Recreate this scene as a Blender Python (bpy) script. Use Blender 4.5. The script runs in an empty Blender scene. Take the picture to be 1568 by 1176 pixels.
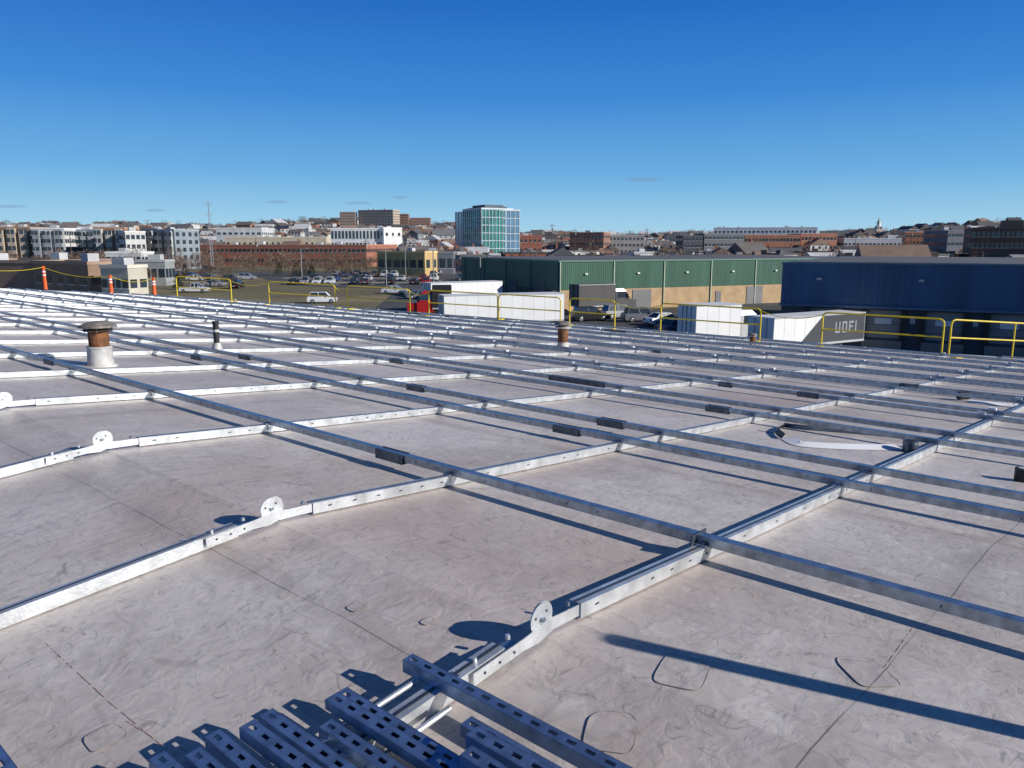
import bpy, math, random
from mathutils import Vector, Matrix
random.seed(7)
scene=bpy.context.scene
# ---------------------------------------------------------------- image pixels to world positions
F=1184.0; PT=math.radians(10.2); CP,SP=math.cos(PT),math.sin(PT)
EYE=9.0; SL=0.0818; BR=1.956
TH=math.atan2(.749,.663)
eB=(math.cos(TH),math.sin(TH)); eA=(-math.sin(TH),math.cos(TH))
def pixel_ray(u,v):  # sideways and downward slope of the ray through image pixel (u,v)
    dx=u-784; dy=F*CP-(v-588)*SP; dz=-(F*SP+(v-588)*CP)
    return dx/dy,-dz/dy
def zr(b): return 7.81-SL*b if b>BR else 7.49+SL*b
def roof(u,v,e=0.0):
    r,q=pixel_ray(u,v); bc=r*eB[0]+eB[1]
    Y=(EYE-7.81-e)/(q-SL*bc)
    if Y<0 or Y*bc<BR: Y=(EYE-7.49-e)/(q+SL*bc)
    X=r*Y
    return X*eB[0]+Y*eB[1], X*eA[0]+Y*eA[1]      # (b,a)
def world(b,a,e=0): return Vector((b*eB[0]+a*eA[0], b*eB[1]+a*eA[1], zr(b)+e))
def P(u,d): return ((u-784)/1203.0*d, d)
def ZV(v,d): return EYE-d*pixel_ray(784,v)[1]
def interp(t,x):
    if x<=t[0][0]: return t[0][1]
    for (x0,y0),(x1,y1) in zip(t,t[1:]):
        if x<=x1: return y0+(y1-y0)*(x-x0)/(x1-x0)
    return t[-1][1]
def sm(t): t=max(0,min(1,t)); return t*t*(3-2*t)
SKY=[(-600,368),(0,360),(260,358),(330,359),(450,352),(600,350),(700,358),(800,368),(1000,370),(1200,368),(1350,366),(1450,359),(1568,356),(2200,360)]
def H(x,y):
    if y<50: return 0
    d=math.hypot(x,y); u=784+1203*x/y
    z=EYE+(375-interp(SKY,u))/F*1300
    z*=sm((d-380)/900.0)
    z+=1.5*math.sin(x*.013+1)*math.sin(y*.009)*sm((d-400)/400)
    if d>1500: z*=1-.6*sm((d-1500)/2500)
    return max(z,0)

# ---------------------------------------------------------------- materials
def nodes(m):
    m.use_nodes=True; nt=m.node_tree; return nt,nt.nodes,nt.links,nt.nodes['Principled BSDF']
_mc={}
def M(name,col,rough=.6,metal=0.0,var=.15,scale=3.0,bump=0.0,bscale=20.0,detail=4,spec=.5,stretch=None):
    if name in _mc: return _mc[name]
    m=bpy.data.materials.new(name); nt,N,L,b=nodes(m)
    tc=N.new('ShaderNodeTexCoord'); mp=N.new('ShaderNodeMapping'); L.new(tc.outputs['Object'],mp.inputs[0])
    if stretch: mp.inputs['Scale'].default_value=stretch
    n=N.new('ShaderNodeTexNoise'); n.inputs['Scale'].default_value=scale; n.inputs['Detail'].default_value=detail
    L.new(mp.outputs[0],n.inputs['Vector'])
    r=N.new('ShaderNodeMapRange'); r.inputs[1].default_value=.3; r.inputs[2].default_value=.7
    L.new(n.outputs[0],r.inputs[0])
    mx=N.new('ShaderNodeMix'); mx.data_type='RGBA'
    mx.inputs[6].default_value=(*[max(0,c*(1-var)) for c in col],1); mx.inputs[7].default_value=(*[min(1,c*(1+var)) for c in col],1)
    L.new(r.outputs[0],mx.inputs[0]); L.new(mx.outputs[2],b.inputs['Base Color'])
    b.inputs['Roughness'].default_value=rough; b.inputs['Metallic'].default_value=metal
    b.inputs['Specular IOR Level'].default_value=spec
    if bump>0:
        n2=N.new('ShaderNodeTexNoise'); n2.inputs['Scale'].default_value=bscale; n2.inputs['Detail'].default_value=3
        L.new(mp.outputs[0],n2.inputs['Vector'])
        bp=N.new('ShaderNodeBump'); bp.inputs['Strength'].default_value=bump; bp.inputs['Distance'].default_value=.02
        L.new(n2.outputs[0],bp.inputs['Height']); L.new(bp.outputs[0],b.inputs['Normal'])
    _mc[name]=m; return m
def wallmat(col,rough=.8):
    k='wall_%02d_%02d_%02d'%tuple(int(c*99) for c in col)
    return M(k,col,rough,0,.14,.35,0.0)
GALV=M('galvanised_steel',(.34,.40,.47),.32,.85,.30,16,.12,60)
GALVB=M('galvanised_bright',(.66,.68,.69),.38,.62,.26,9,.12,60)
GALVD=M('dark_sleeve',(.12,.14,.17),.45,.75,.35,12)
HOLE=M('slot_shadow',(.03,.035,.04),.8)
YEL=M('yellow_paint',(.80,.60,.02),.45,0,.08,4)
ORG=M('orange_plastic',(.85,.12,.02),.5,0,.08)
WHT=M('white_paint',(.80,.80,.79),.45,0,.05,.6)
BLK=M('black_rubber',(.018,.018,.02),.6)
RUST=M('rusty_steel',(.20,.085,.035),.85,.2,.6,14,.3,40)
CAPM=M('weathered_cap',(.22,.19,.165),.75,.3,.5,10,.3,40)
LEAD=M('flashing_grey',(.50,.49,.47),.6,.1,.25,8,.2,30)
GLASS=M('dark_glass',(.03,.045,.06),.12,0,.2,.4,spec=.8)
ASPH=M('asphalt',(.075,.074,.074),.9,0,.3,.12,.1,4,8)
TAR=M('dark_rooftop',(.12,.12,.125),.9,0,.2,.2)
LROOF=M('light_rooftop',(.50,.50,.49),.8,0,.15,.2)

def roof_material():
    m=bpy.data.materials.new('weathered_roof_membrane'); nt,N,L,b=nodes(m)
    tc=N.new('ShaderNodeTexCoord'); O=tc.outputs['Object']
    def noise(s,d=6,dist=0,off=(0,0,0),sc=(1,1,1),rgh=.55):
        mp=N.new('ShaderNodeMapping'); L.new(O,mp.inputs[0]); mp.inputs['Location'].default_value=off; mp.inputs['Scale'].default_value=sc
        n=N.new('ShaderNodeTexNoise'); n.inputs['Scale'].default_value=s; n.inputs['Detail'].default_value=d
        n.inputs['Distortion'].default_value=dist; n.inputs['Roughness'].default_value=rgh
        L.new(mp.outputs[0],n.inputs['Vector']); return n.outputs[0]
    def mr(x,a,c,d=0,e=1):
        r=N.new('ShaderNodeMapRange'); r.interpolation_type='SMOOTHSTEP'; r.inputs[1].default_value=a; r.inputs[2].default_value=c
        r.inputs[3].default_value=d; r.inputs[4].default_value=e; L.new(x,r.inputs[0]); return r.outputs[0]
    def ma(op,x,y=None,z=None):
        n=N.new('ShaderNodeMath'); n.operation=op
        for i,k in enumerate((x,y,z)):
            if k is None: continue
            if hasattr(k,'is_linked'): L.new(k,n.inputs[i])
            else: n.inputs[i].default_value=k
        return n.outputs[0]
    def mixc(f,a,c):
        n=N.new('ShaderNodeMix'); n.data_type='RGBA'; L.new(f,n.inputs[0])
        for i,k in ((6,a),(7,c)):
            if isinstance(k,tuple): n.inputs[i].default_value=(*k,1)
            else: L.new(k,n.inputs[i])
        return n.outputs[2]
    c=mixc(mr(noise(.5,6,.5),.35,.65),(.515,.455,.415),(.655,.595,.55))
    c=mixc(mr(noise(2.2,8,1.2,(5,2,0),(1,1,1),.68),.45,.68,0,.55),c,(.435,.38,.345))
    c=mixc(mr(noise(6.5,6,.6,(15,2,0),(1,1,1),.62),.50,.70,0,.45),c,(.72,.67,.63))
    c=mixc(mr(noise(.30,3,0,(9,4,0)),.54,.70,0,.6),c,(.47,.355,.295))
    c=mixc(mr(noise(26,4,0,(1,7,0),(1,1,1),.7),.48,.75,0,.45),c,(.34,.30,.27))
    c=mixc(mr(noise(5,4,2.5,(4,17,0),(.35,1.6,1),.6),.57,.66,0,.28),c,(.30,.265,.24))
    c=mixc(mr(noise(5,4,2.5,(31,7,0),(1.6,.35,1),.6),.57,.66,0,.28),c,(.30,.265,.24))
    tot=None
    for s,w,off,dist,sc,lo in ((5.0,.010,(2,9,0),.7,(1.6,.6,1),.50),(7.5,.014,(12,3,0),.9,(.5,1.6,1),.50),(3.1,.005,(22,13,0),1.5,(1.2,.5,1),.53)):
        n=noise(s,1.0,dist,off,sc,.4)
        ln=mr(ma('ABSOLUTE',ma('SUBTRACT',n,.5)),0,w,1,0)
        ln=ma('MULTIPLY',ln,mr(noise(s*1.3,2,0,(off[1],off[0]+3,0)),lo,lo+.10))
        tot=ln if tot is None else ma('MAXIMUM',tot,ln)
    c=mixc(ma('MULTIPLY',tot,.50),c,(.17,.15,.14))
    sep=N.new('ShaderNodeSeparateXYZ'); L.new(O,sep.inputs[0])
    wob=ma('MULTIPLY',ma('SUBTRACT',noise(1.2,2),.5),.07)
    def seam(x,off,per):
        x=ma('ADD',x,wob); x=ma('SUBTRACT',x,off-per*.5); x=ma('DIVIDE',x,per); x=ma('FRACT',x); x=ma('SUBTRACT',x,.5); x=ma('ABSOLUTE',x); x=ma('MULTIPLY',x,per)
        return x
    sb=seam(sep.outputs[0],1.6,3.05); sa=seam(sep.outputs[1],.65,6.1)
    brk=mr(noise(2.5,3,0,(3,33,0)),.38,.6,.35,1)
    se=ma('MULTIPLY',ma('MAXIMUM',mr(sb,.001,.0045,1,0),mr(sa,.001,.0045,1,0)),brk)
    band=ma('MULTIPLY',ma('MAXIMUM',mr(sb,.01,.14,1,0),mr(sa,.01,.14,1,0)),brk)
    c=mixc(ma('MULTIPLY',band,.38),c,(.33,.28,.25))
    c=mixc(ma('MULTIPLY',se,.75),c,(.09,.075,.07))
    L.new(c,b.inputs['Base Color'])
    b.inputs['Roughness'].default_value=.50
    b.inputs['Specular IOR Level'].default_value=.35
    h=ma('ADD',ma('MULTIPLY',noise(9,4,1.0,(6,1,0)),.6),ma('MULTIPLY',noise(1.6,2,.5),1.3))
    bp=N.new('ShaderNodeBump'); bp.inputs['Strength'].default_value=.42; bp.inputs['Distance'].default_value=.02
    L.new(h,bp.inputs['Height']); L.new(bp.outputs[0],b.inputs['Normal'])
    return m
ROOFM=roof_material()

# ---------------------------------------------------------------- mesh builder
class B:
    def __init__(s): s.v=[];s.f=[];s.m=[];s.s=[];s.mats=[]
    def mi(s,m):
        if m not in s.mats: s.mats.append(m)
        return s.mats.index(m)
    def add(s,vs,fs,m,smooth=False,T=None):
        o=len(s.v); i=s.mi(m)
        for p in vs: s.v.append(tuple(T@Vector(p)) if T is not None else tuple(p))
        for f in fs: s.f.append([o+k for k in f]); s.m.append(i); s.s.append(smooth)
    def box(s,x0,x1,y0,y1,z0,z1,m,T=None):
        s.add([(x0,y0,z0),(x1,y0,z0),(x1,y1,z0),(x0,y1,z0),(x0,y0,z1),(x1,y0,z1),(x1,y1,z1),(x0,y1,z1)],
              [(0,3,2,1),(4,5,6,7),(0,1,5,4),(1,2,6,5),(2,3,7,6),(3,0,4,7)],m,False,T)
    def frus(s,lo,hi,z0,z1,m,T=None):
        a,b,c,d=lo; e,f,g,h=hi
        s.add([(a,c,z0),(b,c,z0),(b,d,z0),(a,d,z0),(e,g,z1),(f,g,z1),(f,h,z1),(e,h,z1)],
              [(0,3,2,1),(4,5,6,7),(0,1,5,4),(1,2,6,5),(2,3,7,6),(3,0,4,7)],m,False,T)
    def tube(s,p,q,r0,r1,m,n=8,cap=True,smooth=True,T=None):
        p=Vector(p);q=Vector(q);d=(q-p)
        if d.length<1e-6: return
        d.normalize(); a=d.orthogonal().normalized(); c=d.cross(a)
        vs=[];
        for (o,r) in ((p,r0),(q,r1)):
            for k in range(n):
                t=2*math.pi*k/n; vs.append(o+a*math.cos(t)*r+c*math.sin(t)*r)
        s.add(vs,[(k,(k+1)%n,n+(k+1)%n,n+k) for k in range(n)],m,smooth,T)
        if cap: s.add(vs,[tuple(range(n))[::-1],tuple(range(n,2*n))],m,False,T)
    def path(s,pts,r,m,n=8):
        for a,b in zip(pts,pts[1:]): s.tube(a,b,r,r,m,n)
    def extr(s,prof,fn,t0,t1,m):
        n=len(prof); vs=[fn(t0,x,z) for x,z in prof]+[fn(t1,x,z) for x,z in prof]
        s.add(vs,[(k,(k+1)%n,n+(k+1)%n,n+k) for k in range(n)]+[tuple(range(n))[::-1],tuple(range(n,2*n))],m)
    def obj(s,name,parent=None,loc=(0,0,0),rz=0):
        me=bpy.data.meshes.new(name); me.from_pydata(s.v,[],s.f)
        for m in s.mats: me.materials.append(m)
        me.polygons.foreach_set('material_index',s.m); me.polygons.foreach_set('use_smooth',s.s); me.update()
        o=bpy.data.objects.new(name,me); scene.collection.objects.link(o)
        o.location=loc; o.rotation_euler=(0,0,rz)
        if parent: o.parent=parent
        return o
def empty(name,loc=(0,0,0),rz=0):
    e=bpy.data.objects.new(name,None); scene.collection.objects.link(e); e.location=loc; e.rotation_euler=(0,0,rz); e.empty_display_size=.3; return e

# ---------------------------------------------------------------- warehouse roof
EDGE=[(-60,440.5),(0,443),(135,449),(270,455),(455,467),(640,480),(820,493),(1000,507),(1200,524),(1400,541),(1568,551)]
ep=[roof(u,v) for u,v in EDGE]
(b0,a0),(b1,a1)=ep[-2],ep[-1]
ep.append((b1+(b1-b0)*3,a1+(a1-a0)*3))
amin=-14; ep.append((ep[-1][0]+.6,amin))
far=[(BR,62)]+ep+[(BR,amin)]
rb=B()
rb.add([(b,a,zr(b+1e-4)) for b,a in far],[tuple(range(len(far)))[::-1]],ROOFM)
rb.add([(-9,amin,zr(-9)),(BR,amin,zr(BR)),(BR,62,zr(BR)),(-9,62,zr(-9))],[(0,1,2,3)],ROOFM)
roofE=empty('warehouse_roof')
rb.obj('roof_membrane',roofE,rz=TH)
wb=B(); TRIM=M('edge_metal',(.45,.46,.47),.5,.4)
BRK=wallmat((.33,.27,.22))
for (p,q) in zip(ep,ep[1:]):
    wb.add([(p[0],p[1],0),(q[0],q[1],0),(q[0],q[1],zr(q[0])-.02),(p[0],p[1],zr(p[0])-.02)],[(0,1,2,3)],BRK)
    A=Vector((p[0],p[1],zr(p[0])+.02));C=Vector((q[0],q[1],zr(q[0])+.02)); wb.tube(A,C,.05,.05,TRIM,4,True,False)
wb.obj('outer_walls',roofE,rz=TH)
def emax(a):
    bs=0
    for (p,q) in zip(ep,ep[1:]):
        if min(p[1],q[1])<=a<=max(p[1],q[1]) and abs(p[1]-q[1])>1e-6:
            bs=max(bs,p[0]+(q[0]-p[0])*(a-p[1])/(q[1]-p[1]))
    return bs
EDG=M('patch_edge_sealant',(.25,.22,.20),.8,0,.5,9)
def patch(u,v,lb,la,rot,i):
    b,a=roof(u,v); pb=B(); pts=[];n=40
    for k in range(n):
        t=2*math.pi*k/n; c,s_=math.cos(t),math.sin(t)
        x=lb*math.copysign(abs(c)**.45,c)*(1+.05*math.sin(3*t+i)); y=la*math.copysign(abs(s_)**.45,s_)*(1+.05*math.cos(2*t+i))
        pts.append((x*math.cos(rot)-y*math.sin(rot)+b, x*math.sin(rot)+y*math.cos(rot)+a))
    pb.add([(x,y,zr(x)+.0032) for x,y in pts],[tuple(range(n))],ROOFM)
    for k,(p,q) in enumerate(zip(pts,pts[1:]+pts[:1])):
        r=.0005+.0009*(.5+.5*math.sin(k*.7+i)); pb.tube((p[0],p[1],zr(p[0])+.003),(q[0],q[1],zr(q[0])+.003),r,r,EDG,4,False)
    pb.obj('roof_patch',None,rz=TH)
for i,(u,v,lb,la,r) in enumerate(((1045,1030,.11,.08,.3),(1328,1030,.10,.075,.8),(935,1122,.085,.07,.5),(160,1130,.05,.05,0),(545,930,.03,.03,0),(655,952,.025,.02,0),(1180,660,.1,.1,0))): patch(u,v,lb,la,r,i)
CHK=M('red_chalk',(.52,.36,.31),.9,0,.2,18)
s=B()
for (p,q) in (((70,985),(160,1068)),((165,1073),(285,1172)),((1400,960),(1350,1030)),((195,1105),(235,1130))):
    A=roof(*p);C=roof(*q); n=40
    for k in range(n):
        if random.random()<.22: continue
        t0,t1=k/n,(k+1)/n; f=lambda t:(A[0]+(C[0]-A[0])*t,A[1]+(C[1]-A[1])*t)
        x0,y0=f(t0);x1,y1=f(t1); w_=random.uniform(.0008,.0018); s.add([(x0-w_,y0-w_,zr(x0)+.002),(x1-w_,y1-w_,zr(x1)+.002),(x1+w_,y1+w_,zr(x1)+.002),(x0+w_,y0+w_,zr(x0)+.002)],[(0,1,2,3)],CHK)
s.obj('chalk_line_marks',None,rz=TH)

# ---------------------------------------------------------------- racking
rack=empty('solar_panel_racking')
def Cprof(w,h,t,l,x0=0,z0=0,flip=False):
    pr=[(0,0),(w,0),(w,l),(w-t,l),(w-t,t),(t,t),(t,h-t),(w-t,h-t),(w-t,h-l),(w,h-l),(w,h),(0,h)]
    if flip: pr=[(w-x,z) for x,z in pr]
    return [(x+x0,z+z0) for x,z in pr]
ALB=[1.6,3.3,5.35,7.4,9.4]
while ALB[-1]<50: ALB.append(ALB[-1]+2.03)
AL=[]
k=0
while 3.17+2.46*k<29: AL+= [3.17+2.46*k,5.0+2.46*k]; k+=1
HB=.058
bb=B()
prB=Cprof(.056,HB,.003,.012,-.028,.008,True)
prB=[(-x,z) for x,z in prB]
for a in ALB:
    e=emax(a)-1.0
    for (s0,s1) in ((2.16,e),(-3.5,1.74)):
        if s1-s0<1: continue
        bb.extr(prB,lambda t,x,z,a=a:(t,a+x,zr(t)+z),s0,s1,GALVB)
        bb.add([(s0,a-.006,zr(s0)+HB+.0095),(s1,a-.006,zr(s1)+HB+.0095),(s1,a+.008,zr(s1)+HB+.0095),(s0,a+.008,zr(s0)+HB+.0095)],[(0,1,2,3)],GALVD)
for a in ALB[:4]:
    x=2.25
    while x<6:
        bb.box(x,x+.024,a-.0290,a-.0275,zr(x)+.034,zr(x)+.041,HOLE); x+=.16 if random.random()<.6 else .4
bb.obj('base_rails',rack,rz=TH)
ab=B(); prA=Cprof(.052,.046,.003,.010,-.026,0)
def amaxat(b):
    a=-13
    while a<60 and emax(a)>b+.9: a+=.25
    return a
for b in AL:
    am=amaxat(b)
    if am<-12: continue
    z=zr(b)+HB+.010
    a=-13.0; 
    while a<am:
        a2=min(am,a+6.1); j=random.uniform(-.006,.006)
        ab.extr(prA,lambda t,x,zz,b=b,z=z,j=j:(b+x+j,t,z+zz),a,a2-.004,GALV); a=a2
for b in AL[:3]:
    for k in range(60): 
        if random.random()<.4: a=-1+k*.2; ab.tube((b-.0262,a,zr(b)+HB+.033),(b-.029,a,zr(b)+HB+.033),.004,.004,GALVD,6)
ab.obj('cross_rails',rack,rz=TH)
cb=B()
for b in AL:
    for a in ALB:
        if emax(a)>b+1.2:
            z=zr(b)+HB
            cb.box(b-.045,b-.027,a-.028,a+.028,z-.03,z+.022,GALVB)
            cb.tube((b-.038,a-.012,z+.02),(b-.038,a-.012,z+.032),.007,.007,GALVD,6)
            if b>9 and random.random()<.4: cb.box(b-.03,b+.035,a+.05,a+.13,z+.058,z+.085,WHT if random.random()<.4 else GALVB)
cb.obj('clamps',rack,rz=TH)
sb=B()
def sleeve(b,a,L=.27,e=0):
    b=min(AL,key=lambda q:abs(q-b)); z=zr(b)+HB+.004
    sb.box(b-.036,b-.0285,a-L/2,a+L/2,z-.006,z+.056,GALVD); sb.box(b+.0285,b+.036,a-L/2,a+L/2,z-.006,z+.056,GALVD)
    sb.box(b-.036,b+.036,a-L/2,a+L/2,z-.010,z-.006,GALVD)
    for t in (-.38,.38): sb.tube((b-.036,a+t*L,z+.03),(b-.042,a+t*L,z+.03),.006,.006,GALV,6)
for u,v in ((590,700),(850,662),(915,652),(1095,628),(1210,610),(285,548),(345,548),(55,555),(560,555),(1400,590),(700,590)):
    b,a=roof(u,v,.08); sleeve(b,a)
for i in range(12): 
    b=random.choice(AL[4:]); a=random.uniform(4,40)
    if emax(a)>b+1.5: sleeve(b,a,random.choice((.2,.27,.9)))
sb.obj('splice_sleeves',rack,rz=TH)
def hinge(a):
    hb=B(); c=(BR-.04,a-.036,zr(BR)+.086)
    def plate(pts,y0,y1,m):
        n=len(pts); vs=[(x,y0,z) for x,z in pts]+[(x,y1,z) for x,z in pts]
        hb.add(vs,[(k,(k+1)%n,n+(k+1)%n,n+k) for k in range(n)]+[tuple(range(n)),tuple(range(n,2*n))],m)
    def disc(cx,cz,r,y0,y1,m,n=32): plate([(cx+r*math.cos(2*math.pi*k/n),cz+r*math.sin(2*math.pi*k/n)) for k in range(n)],y0,y1,m)
    x,y,z=c
    disc(x,z,.057,y-.004,y,GALVB); disc(x+.018,z-.003,.057,y+.009,y+.013,GALVB)
    zb=zr(BR)
    plate([(x-.045,z-.02),(x-.06,zb+.06),(x-.10,zb+.055),(x-.34,zr(x-.34)+.066),(x-.34,zr(x-.34)+.022),(x-.10,zb+.012),(x-.02,zb+.008),(x+.05,zb+.025),(x+.055,z-.01)],y-.010,y-.0062,GALVB)
    plate([(x+.05,z-.02),(x+.075,zb+.056),(x+.16,zb+.050),(x+.24,zr(x+.24)+.062),(x+.24,zr(x+.24)+.018),(x+.05,zb+.010),(x-.03,zb+.03)],y+.0135,y+.0170,GALVB)
    for ang in (40,160,280): disc(x+.034*math.cos(math.radians(ang)),z+.034*math.sin(math.radians(ang)),.005,y-.0055,y-.0045,HOLE,10)
    hb.tube((x,y-.016,z),(x,y+.018,z),.010,.010,GALV,6)
    for dx in (-.15,-.22,-.29): disc(x+dx,zr(x+dx)+.044,.005,y-.0125,y-.0108,HOLE,10)
    for dx in (-.13,-.29): hb.tube((x+dx,a,zr(x+dx)+.066),(x+dx,a,zr(x+dx)+.080),.010,.009,GALVB,6)
    hb.tube((x+.2,a,zr(x+.2)+.062),(x+.2,a,zr(x+.2)+.078),.009,.009,GALV,6)
    hb.box(x-.38,x-.10,a-.020,a+.020,zr(x-.2)+.045,zr(x-.2)+.052,GALV)
    hb.obj('ridge_hinge',rack,rz=TH)
for a in ALB[:5]: hinge(a)
eb=B(); eb.box(3.10,3.24,1.6+.03,1.6+.036,zr(3.17)+.01,zr(3.17)+.12,GALVD)
eb.obj('corner_bracket',rack,rz=TH)

PILE=M('zinc_strut',(.26,.38,.58),.36,.8,.25,18,.08,70)
def strut(b,a0_,a1_,e,w=.048,h=.042,tilt=0.0,yaw=0.0,pitch=.062):
    s=B(); t=.0028; Ln=a0_-a1_; sl=.030; sw=.013
    def fn(y,x,z):
        return (b+x+yaw*y, a0_-y, zr(b+x)+e+z+tilt*y)
    n=int(Ln/pitch)
    def strip(P0,W):
        for i in range(n):
            y0=i*pitch;y1=y0+pitch;ya=y0+(pitch-sl)/2;yb=ya+sl; c=W/2
            ys=[y0,ya,yb,y1]; ss=[0,c-sw/2,c+sw/2,W]
            vs=[P0(y,q) for y in ys for q in ss]
            fs=[(p*4+q,p*4+q+1,p*4+q+5,p*4+q+4) for p in range(3) for q in range(3) if not (p==1 and q==1)]
            s.add(vs,fs,PILE)
    strip(lambda y,q:fn(y,q,h),w)
    strip(lambda y,q:fn(y,q,h-t),w)
    for x in (0,w-t):
        s.add([fn(0,x,0),fn(Ln,x,0),fn(Ln,x,h),fn(0,x,h),fn(0,x+t,0),fn(Ln,x+t,0),fn(Ln,x+t,h),fn(0,x+t,h)],
              [(0,1,2,3),(4,5,6,7),(0,3,7,4),(1,2,6,5),(0,1,5,4),(3,2,6,7)],PILE)
    for x,dx in ((0,.009),(w,-.009)):
        s.add([fn(0,x,0),fn(Ln,x,0),fn(Ln,x+dx,0),fn(0,x+dx,0),fn(0,x+dx,.008),fn(Ln,x+dx,.008)],[(0,1,2,3),(3,2,5,4)],PILE)
    s.obj('slotted_strut_channel',None,rz=TH)
E1=HB+.012
strut(1.455,1.75,-.2,E1-.010,.042)
strut(1.23,1.80,-.2,E1-.02,.046,.035,0,.0)
strut(1.17,1.76,-.2,E1+.018,.046,.03,-.01,.02)
strut(1.105,1.70,-.2,E1-.01,.046,.035,0,.012,.055)
strut(1.345,1.38,-.3,E1,.044,.036,0,-.012)
strut(1.285,1.30,-.3,E1+.04,.046,.036,-.02,.03)
strut(1.215,1.25,-.3,E1+.05,.046,.036,-.02,-.02)
strut(1.015,1.86,.2,E1+.005,.046,.035,0,.01)
strut(.945,1.84,.2,E1+.02,.046,.035,0,.02)
strut(.875,1.90,.2,E1+.005,.046,.035,0,-.01)
strut(.80,1.86,.2,E1+.015,.046,.035)
strut(.735,1.93,.2,E1+.01,.046,.035,0,.01)
strut(.47,4.2,1.7,.03,.05,.04)
s=B()
for a_,b0_,b1_ in ((1.68,.62,1.50),(1.50,.7,1.42)): s.tube((b0_,a_,zr(b0_)+HB+.002),(b1_,a_,zr(b1_)+HB+.002),.009,.009,GALVB,10)
s.obj('threaded_rods',None,rz=TH)

def ribbon(s,pts,h,m,m2,lean=.035):
    P3=[roof(u,v) for u,v in pts]; Q=[]
    for i in range(len(P3)-1):
        p0=P3[max(i-1,0)];p1=P3[i];p2=P3[i+1];p3=P3[min(i+2,len(P3)-1)]
        for k in range(8):
            t=k/8; Q.append(tuple(.5*((2*p1[j])+(-p0[j]+p2[j])*t+(2*p0[j]-5*p1[j]+4*p2[j]-p3[j])*t*t+(-p0[j]+3*p1[j]-3*p2[j]+p3[j])*t**3) for j in (0,1)))
    Q.append(P3[-1])
    for i,(p,q) in enumerate(zip(Q,Q[1:])):
        d=Vector((q[0]-p[0],q[1]-p[1])); 
        if d.length<1e-6: continue
        nr=Vector((-d.y,d.x)).normalized()
        if nr.x<0: nr=-nr
        z0,z1=zr(p[0]),zr(q[0]); tl=nr*lean
        for off,mm in ((0,m),(.002,m2)):
            s.add([(p[0],p[1],z0+.006-off),(q[0],q[1],z1+.006-off),(q[0]+tl.x,q[1]+tl.y,z1+h-off),(p[0]+tl.x,p[1]+tl.y,z0+h-off)],[(0,1,2,3)],mm)
STRIP=M('white_membrane_strip',(.88,.88,.87),.5,0,.04)
s=B(); ribbon(s,[(1385,690),(1300,689),(1222,684),(1196,673)],.025,STRIP,STRIP,.13); ribbon(s,[(1196,673),(1186,662),(1200,655)],.055,BLK,BLK); ribbon(s,[(1200,655),(1225,658),(1300,664),(1400,674)],.05,GALVD,GALVD,.01)
b_,a_=roof(1393,692); s.tube((b_,a_,zr(b_)),(b_,a_,zr(b_)+.10),.062,.062,GALVD,20); s.tube((b_,a_,zr(b_)+.1),(b_,a_,zr(b_)+.102),.045,.045,BLK,20)
s.obj('curled_flashing_strip',None,rz=TH)
s=B(); ribbon(s,[(1478,616),(1510,620),(1560,624),(1600,630)],.025,STRIP,STRIP,.16)
b_,a_=roof(1467,613); s.tube((b_,a_,zr(b_)+.07),(b_+.12,a_-.1,zr(b_)+.07),.06,.06,BLK,18)
s.obj('curled_flashing_strip',None,rz=TH)
b_,a_=roof(1565,737); s=B(); s.tube((b_,a_,zr(b_)),(b_,a_,zr(b_)+.10),.055,.055,BLK,18); s.tube((b_,a_,zr(b_)+.1),(b_,a_,zr(b_)+.105),.035,.035,LEAD,18); s.obj('drain_pipe_stub',None,rz=TH)

def at_roof(u,v): 
    b,a=roof(u,v); return world(b,a)
p=at_roof(155,560); s=B()
s.tube((0,0,-.03),(0,0,.02),.20,.18,LEAD,28); s.tube((0,0,.02),(0,0,.23),.155,.142,LEAD,28); s.tube((0,0,.23),(0,0,.25),.15,.15,LEAD,28)
s.tube((0,0,.25),(0,0,.44),.118,.118,RUST,28)
s.tube((0,0,.44),(0,0,.455),.15,.19,CAPM,28)
for k in range(4): 
    t=k*math.pi/2+.4; s.tube((.15*math.cos(t),.15*math.sin(t),.43),(.15*math.cos(t),.15*math.sin(t),.50),.01,.01,CAPM,6)
s.tube((0,0,.45),(0,0,.495),.11,.11,RUST,20); s.tube((0,0,.49),(0,0,.515),.222,.218,CAPM,32); s.tube((0,0,.515),(0,0,.555),.21,.11,CAPM,32)
s.obj('roof_vent_flue',None,p)
p=at_roof(333,540); s=B()
s.tube((0,0,-.03),(0,0,.16),.11,.055,LEAD,20); s.tube((0,0,.15),(0,0,.46),.045,.045,BLK,18); s.tube((0,0,.46),(0,0,.50),.052,.052,BLK,18); s.tube((0,0,.33),(0,0,.37),.047,.047,LEAD,18)
s.obj('unseen_shadow_post',None,p)
def flue(u,v,h,r):
    p=at_roof(u,v); s=B()
    s.tube((0,0,-.04),(0,0,h*.25),r*1.15,r,LEAD,20); s.tube((0,0,h*.25),(0,0,h*.75),r*.95,r*.95,RUST,20)
    s.tube((0,0,h*.75),(0,0,h*.82),r*1.4,r*1.5,LEAD,20); s.tube((0,0,h*.82),(0,0,h*.9),r*.9,r*.9,CAPM,20); s.tube((0,0,h*.9),(0,0,h),r*1.6,r*1.1,CAPM,20)
    s.obj('roof_vent_flue',None,p)
flue(862,534,.62,.125); flue(1152,528,.36,.09)
s=B(); s.tube((0,0,0),(0,0,1.15),.045,.045,GALVB,20); s.tube((0,0,-.02),(0,0,.06),.14,.10,LEAD,20)  # unseen post right of the view, added to cast the long foreground shadow
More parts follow.
